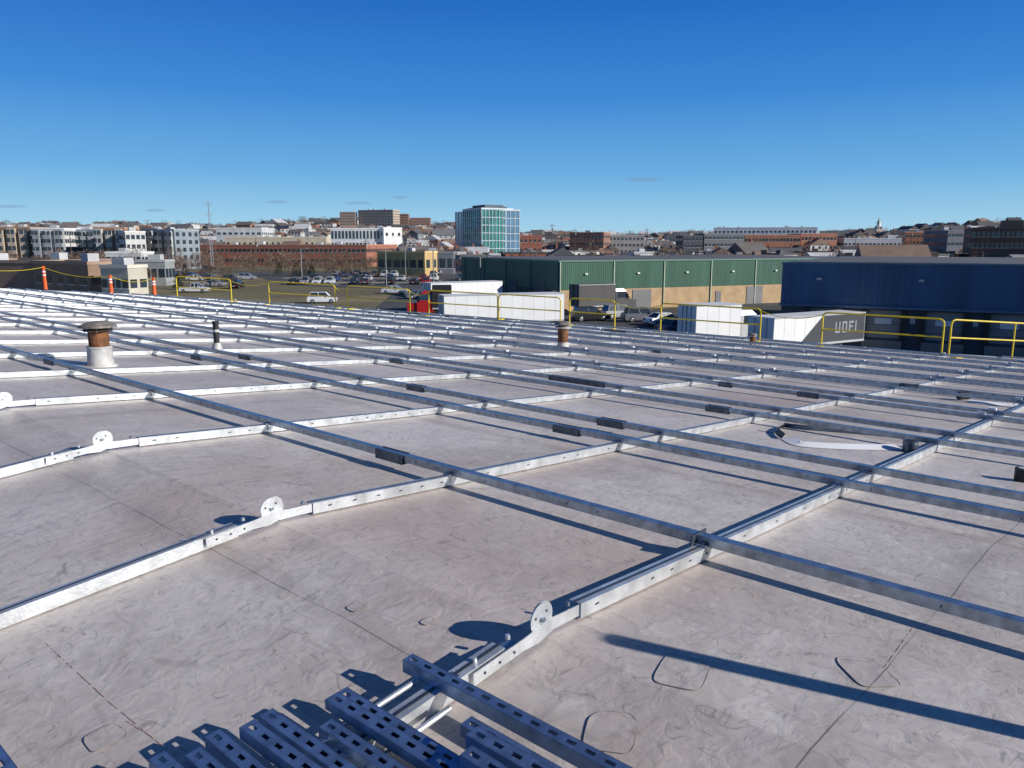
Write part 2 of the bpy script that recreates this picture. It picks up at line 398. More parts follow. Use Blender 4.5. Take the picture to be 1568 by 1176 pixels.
bq=2.6*eB[0]+1.56*eB[1]; aq=2.6*eA[0]+1.56*eA[1]
s.obj('unseen_shadow_post',None,world(bq,aq))

def vedge(u): return interp([(e[0],e[1]) for e in EDGE],u)
def rail(u0,u1):
    p=at_roof(u0,vedge(u0)+2.5); q=at_roof(u1,vedge(u1)+2.5); s=B(); h=1.12; r=.026
    d=(q-p); L=d.length; ang=math.atan2(d.y,d.x); dz=d.z/L
    def pt(x,y,z): return (x,y,z+dz*x)
    c=.13
    s.path([pt(0,0,0),pt(0,0,h-c),pt(c*.3,0,h-c*.3),pt(c,0,h),pt(L-c,0,h),pt(L-c*.3,0,h-c*.3),pt(L,0,h-c),pt(L,0,0)],r,YEL,10)
    s.tube(pt(0,0,h*.52),pt(L,0,h*.52),r*.9,r*.9,YEL,8)
    n=max(1,round(L/3.0))
    for k in range(1,n): s.tube(pt(L*k/n,0,0),pt(L*k/n,0,h),r*.9,r*.9,YEL,8)
    for x in ([0,L]):
        s.tube(pt(x,-.35,.04),pt(x,.45,.04),r,r,YEL,8); s.box(x-.12,x+.12,-.42,-.2,dz*x,dz*x+.06,YEL)
    s.obj('guard_rail',None,p,ang)
for u0,u1 in ((272,355),(413,514),(533,628),(657,762),(764,858),(872,941),(1011,1163),(1257,1441),(1452,1640)): rail(u0,u1)
posts=[]
for u,v,h in ((70,443,1.28),(171,449,1.0),(237,452,1.0),(-70,442,1.2)):
    p=at_roof(u,v+1.5); s=B()
    s.tube((0,0,0),(0,0,.06),.24,.22,BLK,8); s.tube((0,0,.06),(0,0,h*.9),.10,.07,ORG,14); s.tube((0,0,h*.9),(0,0,h),.055,.08,ORG,12)
    for z in (.60,.74): s.tube((0,0,h*z),(0,0,h*z+.07),.090,.087,WHT,14)
    s.obj('traffic_delineator_post',None,p); posts.append(p+Vector((0,0,h*.95)))
s=B(); anchors=[posts[3],posts[0],posts[1],posts[2],at_roof(272,vedge(272)+2.5)+Vector((0,0,1.0))]
def rope(p,q,sag):
    pts=[]
    for k in range(13):
        t=k/12; w=p.lerp(q,t); w.z-=sag*4*t*(1-t); pts.append(w)
    s.path(pts,.014,YEL,5)
for p,q in zip(anchors,anchors[1:]): rope(p,q,.25)
for u0,u1 in ((355,413),(514,533),(628,657),(941,1011),(1163,1257)):
    rope(at_roof(u0,vedge(u0)+2.5)+Vector((0,0,1.05)),at_roof(u1,vedge(u1)+2.5)+Vector((0,0,1.05)),.18)
s.obj('safety_rope')

# ---------------------------------------------------------------- ground
gm=bpy.data.materials.new('dry_grass_ground'); nt,N,L,b=nodes(gm)
tc=N.new('ShaderNodeTexCoord'); n1=N.new('ShaderNodeTexNoise'); n1.inputs['Scale'].default_value=.03; n1.inputs['Detail'].default_value=8
n2=N.new('ShaderNodeTexNoise'); n2.inputs['Scale'].default_value=.6; n2.inputs['Detail'].default_value=8
L.new(tc.outputs['Object'],n1.inputs[0]); L.new(tc.outputs['Object'],n2.inputs[0])
cr=N.new('ShaderNodeValToRGB'); cr.color_ramp.elements[0].position=.38; cr.color_ramp.elements[0].color=(.20,.155,.08,1); cr.color_ramp.elements[1].position=.62; cr.color_ramp.elements[1].color=(.40,.30,.17,1)
e=cr.color_ramp.elements.new(.5); e.color=(.24,.21,.09,1); L.new(n1.outputs[0],cr.inputs[0])
mx=N.new('ShaderNodeMix'); mx.data_type='RGBA'; mx.blend_type='MULTIPLY'; mx.inputs[0].default_value=.6; L.new(cr.outputs[0],mx.inputs[6]); L.new(n2.outputs[0],mx.inputs[7])
L.new(mx.outputs[2],b.inputs['Base Color']); b.inputs['Roughness'].default_value=.95
s=B(); rad=[2,40,80,120,180,260,330,380]+[380+60*k for k in range(1,22)]+[1900,2300,3000,4500,7000]; NS=240; vs=[(0,0,-.02)]
for r in rad:
    for k in range(NS):
        t=2*math.pi*k/NS; x,y=r*math.cos(t),r*math.sin(t); vs.append((x,y,H(x,y)-.02))
fs=[(0,1+k,1+(k+1)%NS) for k in range(NS)]
for j in range(len(rad)-1):
    for k in range(NS):
        a=1+j*NS; fs.append((a+k,a+NS+k,a+NS+(k+1)%NS,a+(k+1)%NS))
s.add(vs,fs,gm,True); s.obj('ground')
def sheet(name,pts,z,m):
    s=B(); s.add([(x,y,z) for x,y in pts],[tuple(range(len(pts)))],m); return s.obj(name)
sheet('truck_yard_pavement',[(-14,42),(80,30),(90,60),(60,140),(12,104),(-10,150),(-22,140)],.01,ASPH)
lot=[P(440,176),P(705,150),P(700,250),P(370,250)]
sheet('parking_lot',lot,.014,ASPH)
sheet('street',[(-260,252),(200,252),(200,266),(-260,266)],.018,ASPH)
sheet('left_yard_pavement',[P(-200,95),P(300,95),P(270,140),P(-200,148)],.012,M('worn_concrete',(.26,.25,.235),.9,0,.2,.2))
s=B()
for row in (178,196,222,238):
    for k in range(18):
        x=-52+k*2.8
        if x<-.09*row: s.box(x,x+.12,row,row+5,.018,.024,WHT)
s.obj('parking_markings')
s=B()
KM=M('kerb_concrete',(.4,.39,.37),.85)
for y in (186,212):
    x0=P(430,y)[0]; x1=P(660,y)[0]; s.box(x0,x1,y,y+3.6,0,.14,KM); s.box(x0+.2,x1-.2,y+.2,y+3.4,.14,.16,gm)
s.obj('parking_island_kerb')

# ---------------------------------------------------------------- buildings
def bldg(name,u0,d0,u1,d1,vtop,dep,col,rows=3,cols=8,ww=1.3,wh=1.5,roofm=None,par=.5,band=None,bays=None):
    x0,y0=P(u0,d0); x1,y1=P(u1,d1); z1=ZV(vtop,(d0+d1)/2); ang=math.atan2(y1-y0,x1-x0); L=math.hypot(x1-x0,y1-y0)
    g=H((x0+x1)/2,(y0+y1)/2)
    g2=min(g,H(x0,y0),H(x1,y1))-1.0
    h=max(3.5,z1-g)
    e=empty(name,(x0,y0,g),ang); w=B(); wm=wallmat(col)
    w.box(0,L,0,dep,g2-g,h,wm)
    if bays:
        bc,n,pr=bays; bm=wallmat(bc)
        for k in range(n):
            xa=L*(k+.18)/n; xb=L*(k+.82)/n; w.box(xa,xb,-pr,.01,g2-g,h*(.93 if k%2 else .99),bm)
    w.obj('walls',e)
    r=B(); pm=wallmat(tuple(min(1,c*1.25+.03) for c in col))
    r.box(.3,L-.3,.3,dep-.3,h,h+.06,roofm or TAR)
    for bx in ((-.12,L+.12,-.12,.3),(-.12,L+.12,dep-.3,dep+.12),(-.12,.3,.3,dep-.3),(L-.3,L+.12,.3,dep-.3)): r.box(*bx,h-.05,h+par,pm)
    for k in range(max(1,int(L/12))):
        rx=random.uniform(1,max(1.5,L-4)); ry=random.uniform(dep*.2,dep*.6); r.box(rx,rx+random.uniform(1.5,3),ry,ry+2,h+.06,h+random.uniform(1,2),wallmat((.5,.5,.5)))
    r.obj('roof',e)
    if rows and cols:
        wi=B(); fm=wallmat((.6,.6,.58)); fh=h/rows; pr=bays[2] if bays else 0
        for i in range(rows):
            zc=fh*(i+.52)
            for k in range(cols):
                xc=L*(k+.5)/cols; yo=0
                if bays:
                    fb=(xc/L*bays[1])%1
                    if .18<fb<.82: yo=-pr
                w2=min(ww,L/cols*.8)/2*random.choice((1,1,.75)); h2=min(wh,fh*.75)/2
                wi.box(xc-w2,xc+w2,-.06+yo,.02+yo,zc-h2,zc+h2,GLASS); wi.box(xc-w2-.1,xc+w2+.1,-.10+yo,.02+yo,zc-h2-.15,zc-h2-.01,fm)
            sc=max(2,int(cols*dep/L))
            for k in range(sc):
                yc=dep*(k+.5)/sc; w2=min(ww,dep/sc*.8)/2; h2=min(wh,fh*.75)/2
                wi.box(-.06,.02,yc-w2,yc+w2,zc-h2,zc+h2,GLASS); wi.box(L-.02,L+.06,yc-w2,yc+w2,zc-h2,zc+h2,GLASS)
        wi.obj('windows',e)
    if band:
        bd=B()
        for (za,zb,c) in band: bd.box(-.04,L+.04,-.045,dep+.04,za,zb,wallmat(c))
        bd.obj('facade_band',e)
    return e,L,h
W_=(.60,.60,.585);G_=(.22,.25,.28);T_=(.42,.34,.25);R_=(.30,.11,.07);N_=(.20,.14,.10);K_=(.10,.10,.11);CR=(.55,.48,.36)
bldg('apartment_building',-60,300,48,300,349,14,(.26,.18,.13),5,16,1.5,1.7,bays=((.46,.38,.29),6,1.2))
bldg('apartment_building',50,298,100,298,351,14,W_,5,8,1.8,1.5,bays=((.30,.31,.33),3,1.0))
bldg('apartment_building',101,306,146,306,353,14,G_,5,8,1.2,1.6,bays=((.38,.40,.41),4,.8))
bldg('apartment_building',147,292,192,292,350,12,(.34,.19,.12),5,8,1.5,1.6,bays=((.50,.49,.46),3,1.2))
bldg('apartment_building',193,280,224,284,356,12,W_,4,4,1.2,1.5)
bldg('apartment_building',224,300,268,294,353,12,(.24,.28,.31),5,6,1.5,1.5,bays=((.42,.44,.44),3,.9))
bldg('brick_factory',297,345,560,330,376,40,(.36,.15,.10),2,38,1.4,1.4,roofm=LROOF)
bldg('beige_warehouse',345,420,500,420,364,20,CR,2,18,1.2,1.0)
bldg('school_building',332,450,402,450,350,24,(.55,.55,.55),3,8,2,1.2)
bldg('white_office_block',507,372,588,372,351,18,W_,3,15,1.1,3.6)
bldg('white_office_block',588,370,616,376,350,16,(.72,.72,.70),3,3,1.2,1.4)
bldg('hilltop_apartment_tower',522,900,545,900,325,14,(.30,.22,.17),8,6,1.8,1.4)
bldg('hilltop_apartment_tower',550,905,603,890,322,16,(.46,.37,.29),9,12,1.8,1.4)
bldg('hilltop_apartment_tower',604,950,626,950,328,14,(.28,.15,.11),7,6,1.8,1.4)
bldg('hilltop_apartment_tower',629,960,659,960,334,14,(.28,.16,.12),6,7,1.8,1.4)
bldg('tan_storefront',577,236,650,230,387,8,(.52,.37,.16),1,6,2.2,2.4)
bldg('garage_building',650,244,694,244,388,8,(.16,.17,.19),1,4,3,3)
bldg('brick_rowhouse',795,380,830,380,362,14,R_,3,5,1.1,1.4)
bldg('brick_apartment_block',872,420,924,414,357,18,(.27,.15,.11),4,9,1.2,1.4)
bldg('grey_apartment_block',926,430,986,430,361,18,(.30,.28,.27),4,10,1.2,1.4)
bldg('dark_office_block',1046,400,1076,400,362,18,K_,4,5,1.4,1.2)
bldg('dark_office_block',1078,400,1139,404,359,18,(.15,.15,.16),4,10,1.6,1.3)
bldg('white_institution',1092,640,1250,620,349,40,(.66,.67,.68),3,24,2,1.6,roofm=LROOF)
bldg('brick_school',1140,420,1225,416,361,22,(.45,.20,.12),3,16,1.3,1.6)
bldg('brick_school',1226,430,1281,430,359,22,(.38,.17,.11),3,10,1.3,1.6)
bldg('grey_warehouse',1292,430,1380,430,366,26,(.35,.36,.40),2,14,1.6,1.2)
bldg('orange_building',1386,450,1432,446,357,20,(.55,.22,.10),4,8,1.2,1.4)
bldg('dark_grey_building',1450,340,1486,340,354,20,(.17,.17,.19),4,6,1.3,1.4)
e,L_,h_=bldg('brick_mill_building',1486,262,1640,250,350,30,(.14,.075,.055),4,20,1.3,1.8)
s=B(); s.box(9,15,6,11,h_,h_+2.8,wallmat(N_)); s.box(19,26,10,18,h_,h_+2.2,wallmat((.12,.08,.07))); s.obj('penthouse',e)
bldg('brown_workshop',-120,150,46,142,402,20,(.22,.15,.11),0,0)
bldg('brown_workshop',46,142,131,132,404,6,(.26,.17,.11),1,5,2,1.4)
bldg('beige_store',150,128,192,126,410,4,(.50,.47,.38),1,4,1.4,1.4)
bldg('grey_shed',205,175,250,175,401,5,(.30,.32,.32),1,4,2,2)
bldg('low_white_store',160,226,215,226,388,8,(.6,.6,.58),2,6,1.4,1.2)
def glasstower():
    e=empty('glass_office_tower',(0,0,0)); 
    GB=M('blue_curtain_glass',(.16,.30,.42),.18,.25,.25,.12,spec=.8); GG=M('green_curtain_glass',(.05,.22,.20),.15,.2,.5,.15,spec=.8)
    FR=wallmat((.62,.68,.72)); DK=wallmat((.10,.12,.14))
    def vol(u0,d0,u1,d1,vt,dep,gl,nv,nf,fin):
        x0,y0=P(u0,d0);x1,y1=P(u1,d1); ang=math.atan2(y1-y0,x1-x0); L=math.hypot(x1-x0,y1-y0); h=ZV(vt,(d0+d1)/2)
        T=Matrix.Translation((x0,y0,0))@Matrix.Rotation(ang,4,'Z'); w=B(); w.box(0,L,0,dep,0,h,gl,T); w.obj('glass_walls',e); f=B()
        for k in range(nv+1):
            x=L*k/nv; f.box(x-.08,x+.08,-fin,.0,4,h,FR,T)
            y=dep*k/nv; f.box(L+.0,L+fin,y-.1,y+.1,4,h,FR,T); f.box(-fin,0,y-.1,y+.1,4,h,FR,T)
        for i in range(nf+1):
            z=4+(h-4)*i/nf; f.box(-.15,L+.15,-.16,-.02,z-.12,z+.12,FR,T); f.box(L+.02,L+.16,0,dep,z-.12,z+.12,FR,T); f.box(-.16,-.02,0,dep,z-.12,z+.12,FR,T)
        f.box(-.3,L+.3,-.3,dep+.3,h,h+.7,FR,T); f.box(L*.2,L*.8,3,dep-3,h+.7,h+2.2,DK,T)
        f.obj('mullions',e)
    vol(698,390,738,352,325,18,GB,8,6,.2); vol(738,350,785,358,321,18,GG,9,6,.3)
    w=B(); T=Matrix.Translation((*P(785,359),0)); w.box(0,2.0,0,8,0,ZV(329,358),wallmat((.6,.62,.63)),T); w.obj('stair_core',e)
glasstower()

def metal_siding(name,col,per=.3):
    m=bpy.data.materials.new(name); nt,N,L,b=nodes(m); tc=N.new('ShaderNodeTexCoord')
    w=N.new('ShaderNodeTexWave'); w.bands_direction='X'; w.inputs['Scale'].default_value=1/per*.31
    L.new(tc.outputs['Object'],w.inputs[0]); mp=N.new('ShaderNodeMapping'); mp.inputs['Scale'].default_value=(1.5,1,.12); L.new(tc.outputs['Object'],mp.inputs[0])
    n=N.new('ShaderNodeTexNoise'); n.inputs['Scale'].default_value=.5; n.inputs['Detail'].default_value=7; L.new(mp.outputs[0],n.inputs[0])
    mr=N.new('ShaderNodeMapRange'); mr.inputs[1].default_value=.3; mr.inputs[2].default_value=.7; L.new(n.outputs[0],mr.inputs[0])
    mx=N.new('ShaderNodeMix'); mx.data_type='RGBA'; mx.inputs[6].default_value=(*[c*.78 for c in col],1); mx.inputs[7].default_value=(*[c*1.22 for c in col],1); L.new(mr.outputs[0],mx.inputs[0]); L.new(mx.outputs[2],b.inputs['Base Color'])
    bp=N.new('ShaderNodeBump'); bp.inputs['Strength'].default_value=.6; bp.inputs['Distance'].default_value=.05; L.new(w.outputs['Fac'],bp.inputs['Height']); L.new(bp.outputs[0],b.inputs['Normal'])
    b.inputs['Roughness'].default_value=.55; return m
GRN=metal_siding('green_metal_siding',(.032,.105,.066)); BLU=metal_siding('blue_metal_siding',(.032,.095,.19),.5)
TAN=M('tan_block_wall',(.46,.32,.18),.85,0,.15,.8,.2,6)
def green():
    cx,cy=6.4,106; dx,dy=.905,.427; ang=math.atan2(dy,dx); e=empty('green_warehouse',(cx,cy,0),ang); L=62; dep=36; h=6.7
    w=B(); w.box(0,L,0,dep,2.9,h,GRN); w.obj('metal_siding',e)
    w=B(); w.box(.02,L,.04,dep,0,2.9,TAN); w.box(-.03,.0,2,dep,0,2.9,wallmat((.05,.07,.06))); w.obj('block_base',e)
    w=B(); fm=M('green_trim',(.10,.20,.15),.5); w.box(-.1,L+.1,-.12,dep+.1,h,h+.22,fm); w.box(.5,L-.5,.5,dep-.5,h+.22,h+.26,TAR)
    for k in range(8): 
        x=.15+k*8.6; w.box(x-.07,x+.07,-.14,-.0,0,h-.01,wallmat((.45,.5,.38)))
    for k in range(5): w.box(-.14,0,.2+k*8.5,.36+k*8.5,0,h-.01,fm)
    w.obj('trim_and_downspouts',e)
    w=B()
    for k in range(7): w.box(4+k*8.6,4.4+k*8.6,-.25,-.002,4.95,5.15,WHT)
    for k,(x,wd,ht) in enumerate(((2.5,3.4,2.7),(7.5,1,2.1),(12,3.2,2.7),(27,1,2.1),(33,3.2,2.7))): w.box(x,x+wd,-.05,.03,.0,ht,wallmat((.2,.2,.2)))
    for k in range(3): w.box(-.08,-.035,4+k*9,7.4+k*9,.9,3.9,wallmat((.12,.12,.12)))
    w.obj('doors_and_lights',e)
green()
def blue():
    cx,cy=24.4,70.5; dx,dy=15.3,-8.5; ang=math.atan2(dy,dx); e=empty('blue_warehouse',(cx,cy,0),ang); L=60; dep=40; h=7.35
    w=B(); w.box(0,L,0,dep,3.75,h,BLU); w.obj('metal_siding',e)
    w=B(); DK=wallmat((.07,.085,.11)); w.box(.05,L,.25,dep,0,3.75,DK); w.obj('dock_wall',e)
    w=B(); w.box(-.1,L+.1,-.1,dep+.1,h,h+.12,M('blue_trim',(.08,.14,.22),.5)); w.box(.6,L-.6,.6,dep-.6,h+.12,h+.16,TAR)
    w.box(-.05,L,-.25,.0,3.60,3.80,M('blue_trim',(.08,.14,.22),.5)); w.obj('trim',e)
    w=B()
    for k in range(12):
        x=2.6+k*4.6; w.box(x,x+2.7,.16,.27,1.1,3.5,wallmat((.22,.235,.25))); w.box(x-.35,x,-.25,.27,.9,3.58,BLK); w.box(x+2.7,x+3.05,-.25,.27,.9,3.58,BLK); w.box(x-.35,x+3.05,-.25,.27,3.5,3.59,BLK)
        for j in (0,1,2): w.box(x,x+2.7,.14,.161,1.65+j*.6,1.69+j*.6,wallmat((.08,.08,.08)))
        w.box(x+.7,x+2.0,.12,.161,2.3,2.8,wallmat((.55,.6,.65))); w.box(x-.2,x+2.9,-.2,.24,0,.9,wallmat((.2,.2,.2)))
        w.box(x+3.4,x+3.8,.14,.24,2.4,3.0,wallmat((.45,.47,.5)))
    for k in range(7): w.box(3+k*8,3.4+k*8,-.3,-.002,5.95,6.15,wallmat((.5,.5,.5)))
    w.obj('dock_doors_and_lights',e)
blue()
s=B(); x,y=P(1343,900); g=H(x,y); zt=ZV(333,900); hh=zt-g; T=Matrix.Translation((x,y,g)); SM=wallmat((.55,.50,.42))
s.box(-4,4,-4,4,-1,hh*.45,SM,T); s.box(-3,3,-3,3,hh*.45,hh*.62,SM,T)
for k in (-1.5,1.5): s.box(k-.7,k+.7,-3.08,-3,hh*.48,hh*.58,GLASS,T)
s.tube((x,y,g+hh*.62),(x,y,g+hh*.75),2.4,2.2,WHT,8); s.tube((x,y,g+hh*.75),(x,y,g+hh),2.3,.15,M('copper_spire',(.35,.42,.32),.6),8)
s.box(-7,7,0,26,-1,hh*.3,SM,T); s.obj('church_tower')

# ---------------------------------------------------------------- distant houses + trees
HC=[wallmat(c) for c in (W_,W_,(.5,.5,.48),(.42,.42,.42),T_,R_,R_,(.36,.18,.12),(.28,.30,.33),CR,(.64,.62,.56),(.22,.2,.19),(.5,.42,.36),(.42,.2,.12))]
RC=[wallmat(c) for c in ((.10,.10,.105),(.15,.13,.12),(.2,.2,.2),(.09,.08,.08),(.25,.17,.13),(.5,.5,.5))]
def house(s,x,y,flat=None,sc=1.0,hh=None):
    g=H(x,y); w=random.uniform(7,13)*sc; l=random.uniform(9,16)*sc; h=hh or random.uniform(5.5,9)*(1 if sc<1.4 else 1.2); a=random.choice((0,.3,-.25,1.2,1.57))+random.uniform(-.1,.1)
    T=Matrix.Translation((x,y,g))@Matrix.Rotation(a,4,'Z'); wm=random.choice(HC); rm=random.choice(RC)
    s.box(-l/2,l/2,-w/2,w/2,-2,h,wm,T)
    if flat is None: flat=random.random()<.4
    if flat:
        s.box(-l/2-.2,l/2+.2,-w/2-.2,w/2+.2,h,h+.5,rm,T); s.box(-1,1,-1,1,h+.5,h+1.5,rm,T)
    else:
        r=w*.32; s.add([(-l/2-.4,-w/2-.4,h),(l/2+.4,-w/2-.4,h),(l/2+.4,w/2+.4,h),(-l/2-.4,w/2+.4,h),(-l/2-.4,0,h+r),(l/2+.4,0,h+r)],[(0,1,5,4),(2,3,4,5),(0,4,3),(1,2,5)],rm,False,T)
        s.box(l*.2,l*.2+.7,w*.1,w*.1+.7,h,h+r+1,wallmat(R_),T)
    nf=1 if h<5 else (2 if h<7.5 else 3)
    for i in range(nf):
        z=h*(i+.5)/nf
        for k in range(4):
            xx=-l/2+l*(k+.5)/4
            for sg in (-1,1): s.box(xx-.5,xx+.5,sg*w/2-.06,sg*w/2+.06,z-.75,z+.75,GLASS,T)
        for k in range(3):
            yy=-w/2+w*(k+.5)/3
            for sg in (-1,1): s.box(sg*l/2-.06,sg*l/2+.06,yy-.5,yy+.5,z-.75,z+.75,GLASS,T)
s=B()
for i in range(1300):
    u=random.uniform(-160,1750); d=random.uniform(400,1280)
    house(s,*P(u,d),sc=.85 if d<700 else random.uniform(.9,1.5))
s.obj('distant_houses')
s=B()
for i in range(170):
    u=random.uniform(800,1750); d=random.uniform(235,400); house(s,*P(u,d),flat=random.random()<.8,sc=random.uniform(.6,1.3),hh=random.uniform(3.2,6.2))
for i in range(50):
    u=random.uniform(-100,290); d=random.uniform(325,385); house(s,*P(u,d),hh=random.uniform(5,8))
for i in range(30):
    u=random.uniform(600,800); d=random.uniform(275,345); house(s,*P(u,d),sc=.7,hh=random.uniform(3.5,6))
s.obj('town_houses')
TW=M('bare_twigs',(.17,.12,.09),.9,0,.4,.05); TRK=M('bark',(.10,.08,.065),.9,0,.3,2)
EVG=M('evergreen_foliage',(.035,.055,.03),.9,0,.5,.6)
def fuzzy(s,x,y,h,m=TW,n=50):
    g=H(x,y); s.tube((x,y,g-1),(x,y,g+h*.6),h*.022,h*.01,TRK,4,False)
    for k in range(n):
        t=random.uniform(0,6.28); rr=random.random()**.6; ph=random.uniform(-1,1)
        c=Vector((x+math.cos(t)*rr*h*.38*math.sqrt(1-ph*ph*.8),y+math.sin(t)*rr*h*.38,g+h*.62+ph*h*.36))
        d=Vector((random.uniform(-1,1),random.uniform(-1,1),random.uniform(.1,1.3)))*h*.09; e_=Vector((random.uniform(-1,1),random.uniform(-1,1),random.uniform(-1,1)))*h*.018
        s.add([c-d-e_,c-d+e_,c+d],[(0,1,2)],m)
s=B()
for i in range(2000):
    u=random.uniform(-160,1750); d=random.choice((random.uniform(400,900),random.uniform(900,1330),random.uniform(1200,1400)))
    if 690<u<1050 and random.random()<.4: continue
    fuzzy(s,*P(u,d),random.uniform(7,12) if d<1000 else random.uniform(11,17), EVG if random.random()<.06 else TW)
for i in range(150):
    u=random.uniform(800,1750) if random.random()<.6 else random.uniform(-100,330); d=random.uniform(240,385); fuzzy(s,*P(u,d),random.uniform(5,9),TW,90)
for i in range(60):
    u=random.uniform(290,600); d=random.uniform(270,328); fuzzy(s,*P(u,d),random.uniform(4,7),TW,110)
for i in range(50):
    u=random.uniform(-80,290); d=random.uniform(225,285); fuzzy(s,*P(u,d),random.uniform(4,8),TW,120)
s.obj('distant_tree_line')
def bare_mesh(seed):
    random.seed(seed); s=B()
    def br(p,d,L,r,lv):
        q=p+d*L; s.tube(p,q,r,r*.65,TRK if lv<3 else TW,5 if lv<2 else 3,False)
        if lv==5: return
        for k in range(3 if lv else 5):
            ax=Vector((random.uniform(-1,1),random.uniform(-1,1),random.uniform(-.3,.3))).normalized()
            nd=(d+ax*random.uniform(.45,.85)).normalized(); nd.z+=.12; nd.normalize()
            br(p+d*L*random.uniform(.55,1) if lv else p+d*L*random.uniform(.6,1),nd,L*random.uniform(.62,.82),max(r*.55,.022),lv+1)
    br(Vector((0,0,-.2)),Vector((0,0,1)),2.4,.17,0)
    return s
trees=[bare_mesh(k).obj('bare_tree') for k in (1,2,3)]
random.seed(11)
tp=[(520,205,.9),(498,214,.8),(545,214,.75),(412,225,.8),(440,232,.9),(470,226,.7),(325,170,.75),(310,185,.7),(560,236,.8),(385,240,.8),(640,262,.8),(610,270,.8),(225,170,.7),(700,262,.7),(205,240,.9),(250,250,.9),(1090,300,.9),(60,200,.8),(340,178,.65),(530,190,.7),(505,196,.75),(480,238,.8),(600,240,.7),(350,200,.6),(270,210,.8)]
for i,(u,d,sc) in enumerate(tp):
    if i<3: o=trees[i]
    else: o=bpy.data.objects.new('bare_tree',trees[i%3].data); scene.collection.objects.link(o)
    x,y=P(u,d); o.location=(x,y,0); o.rotation_euler=(0,0,random.uniform(0,6)); o.scale=(sc,sc,sc*random.uniform(.9,1.1))
def evergreen(u,d,h,w):
    x,y=P(u,d); s=B(); s.tube((0,0,-.1),(0,0,h*.5),.15,.08,TRK,6)
    for k in range(700):
        z=random.random()**1.2; R=w*(1-z)**.8*(.75+.25*math.sin(k*1.7)); t=random.uniform(0,6.28); rr=R*random.uniform(.55,1.05)
        c=Vector((math.cos(t)*rr,math.sin(t)*rr,.3+z*h*.97)); o=Vector((math.cos(t),math.sin(t),-.2)); sd=Vector((-math.sin(t),math.cos(t),random.uniform(-.4,.4)))
        s.add([c-sd*.16,c+sd*.16,c+o*random.uniform(.2,.45)],[(0,1,2)],EVG)
    s.obj('evergreen_tree',None,(x,y,0))
for u,d,h,w in ((452,228,4.0,2.2),(464,232,3.4,2),(476,226,3.0,1.8),(425,236,3.6,1.8),(268,160,3.0,1.2),(280,200,4,1.6)): evergreen(u,d,h,w)

# ---------------------------------------------------------------- poles
def pole(u,d,h,name='utility_pole',arm=1):
    x,y=P(u,d); s=B(); g=H(x,y); m=TRK if arm else wallmat((.25,.25,.25))
    s.tube((0,0,-.5),(0,0,h),.15,.1,m,8)
    if arm:
        s.box(-1.2,1.2,-.06,.06,h-.9,h-.75,m)
        for k in (-1.1,-.5,.5,1.1): s.tube((k,0,h-.75),(k,0,h-.5),.05,.04,WHT,6)
        s.tube((.3,.1,h-2.6),(.3,.1,h-1.7),.22,.22,wallmat((.4,.4,.4)),10)
    else:
        s.tube((0,0,h-.1),(1.4,0,h+.2),.05,.04,m,6); s.box(1.2,2.0,-.15,.15,h+.12,h+.25,m)
    s.obj(name,None,(x,y,g),random.uniform(-.4,.4))
for u,d,h in ((845,300,17),(660,262,11),(392,258,11),(990,330,16),(230,262,12),(1310,330,13),(1240,320,13),(560,262,11),(108,262,13),(1395,380,16),(880,340,16)): pole(u,d,h)
for u,d,h in ((735,125,7),(663,150,8),(460,190,8),(590,175,8),(620,225,8)): pole(u,d,h,'street_lamp',0)
x,y=P(323,200); s=B(); zt=ZV(307,200); MG=wallmat((.4,.42,.45))
for k in range(3):
    t=k*2.094; s.tube((.45*math.cos(t),.45*math.sin(t),0),(.12*math.cos(t),.12*math.sin(t),zt),.05,.03,MG,5)
for k in range(24):
    z0=zt*k/24; z1=zt*(k+1)/24; r0=.45-.33*k/24; r1=.45-.33*(k+1)/24
    for j in range(3):
        t=j*2.094; t2=(j+1)*2.094; s.tube((r0*math.cos(t),r0*math.sin(t),z0),(r1*math.cos(t2),r1*math.sin(t2),z1),.02,.02,MG,3)
for z in (zt-1,zt-3.5): s.tube((-.8,0,z),(.8,0,z),.04,.04,MG,5); s.tube((-.8,0,z-.6),(-.8,0,z+.6),.05,.05,MG,5); s.tube((.8,0,z-.6),(.8,0,z+.6),.05,.05,MG,5)
s.obj('antenna_mast',None,(x,y,0))

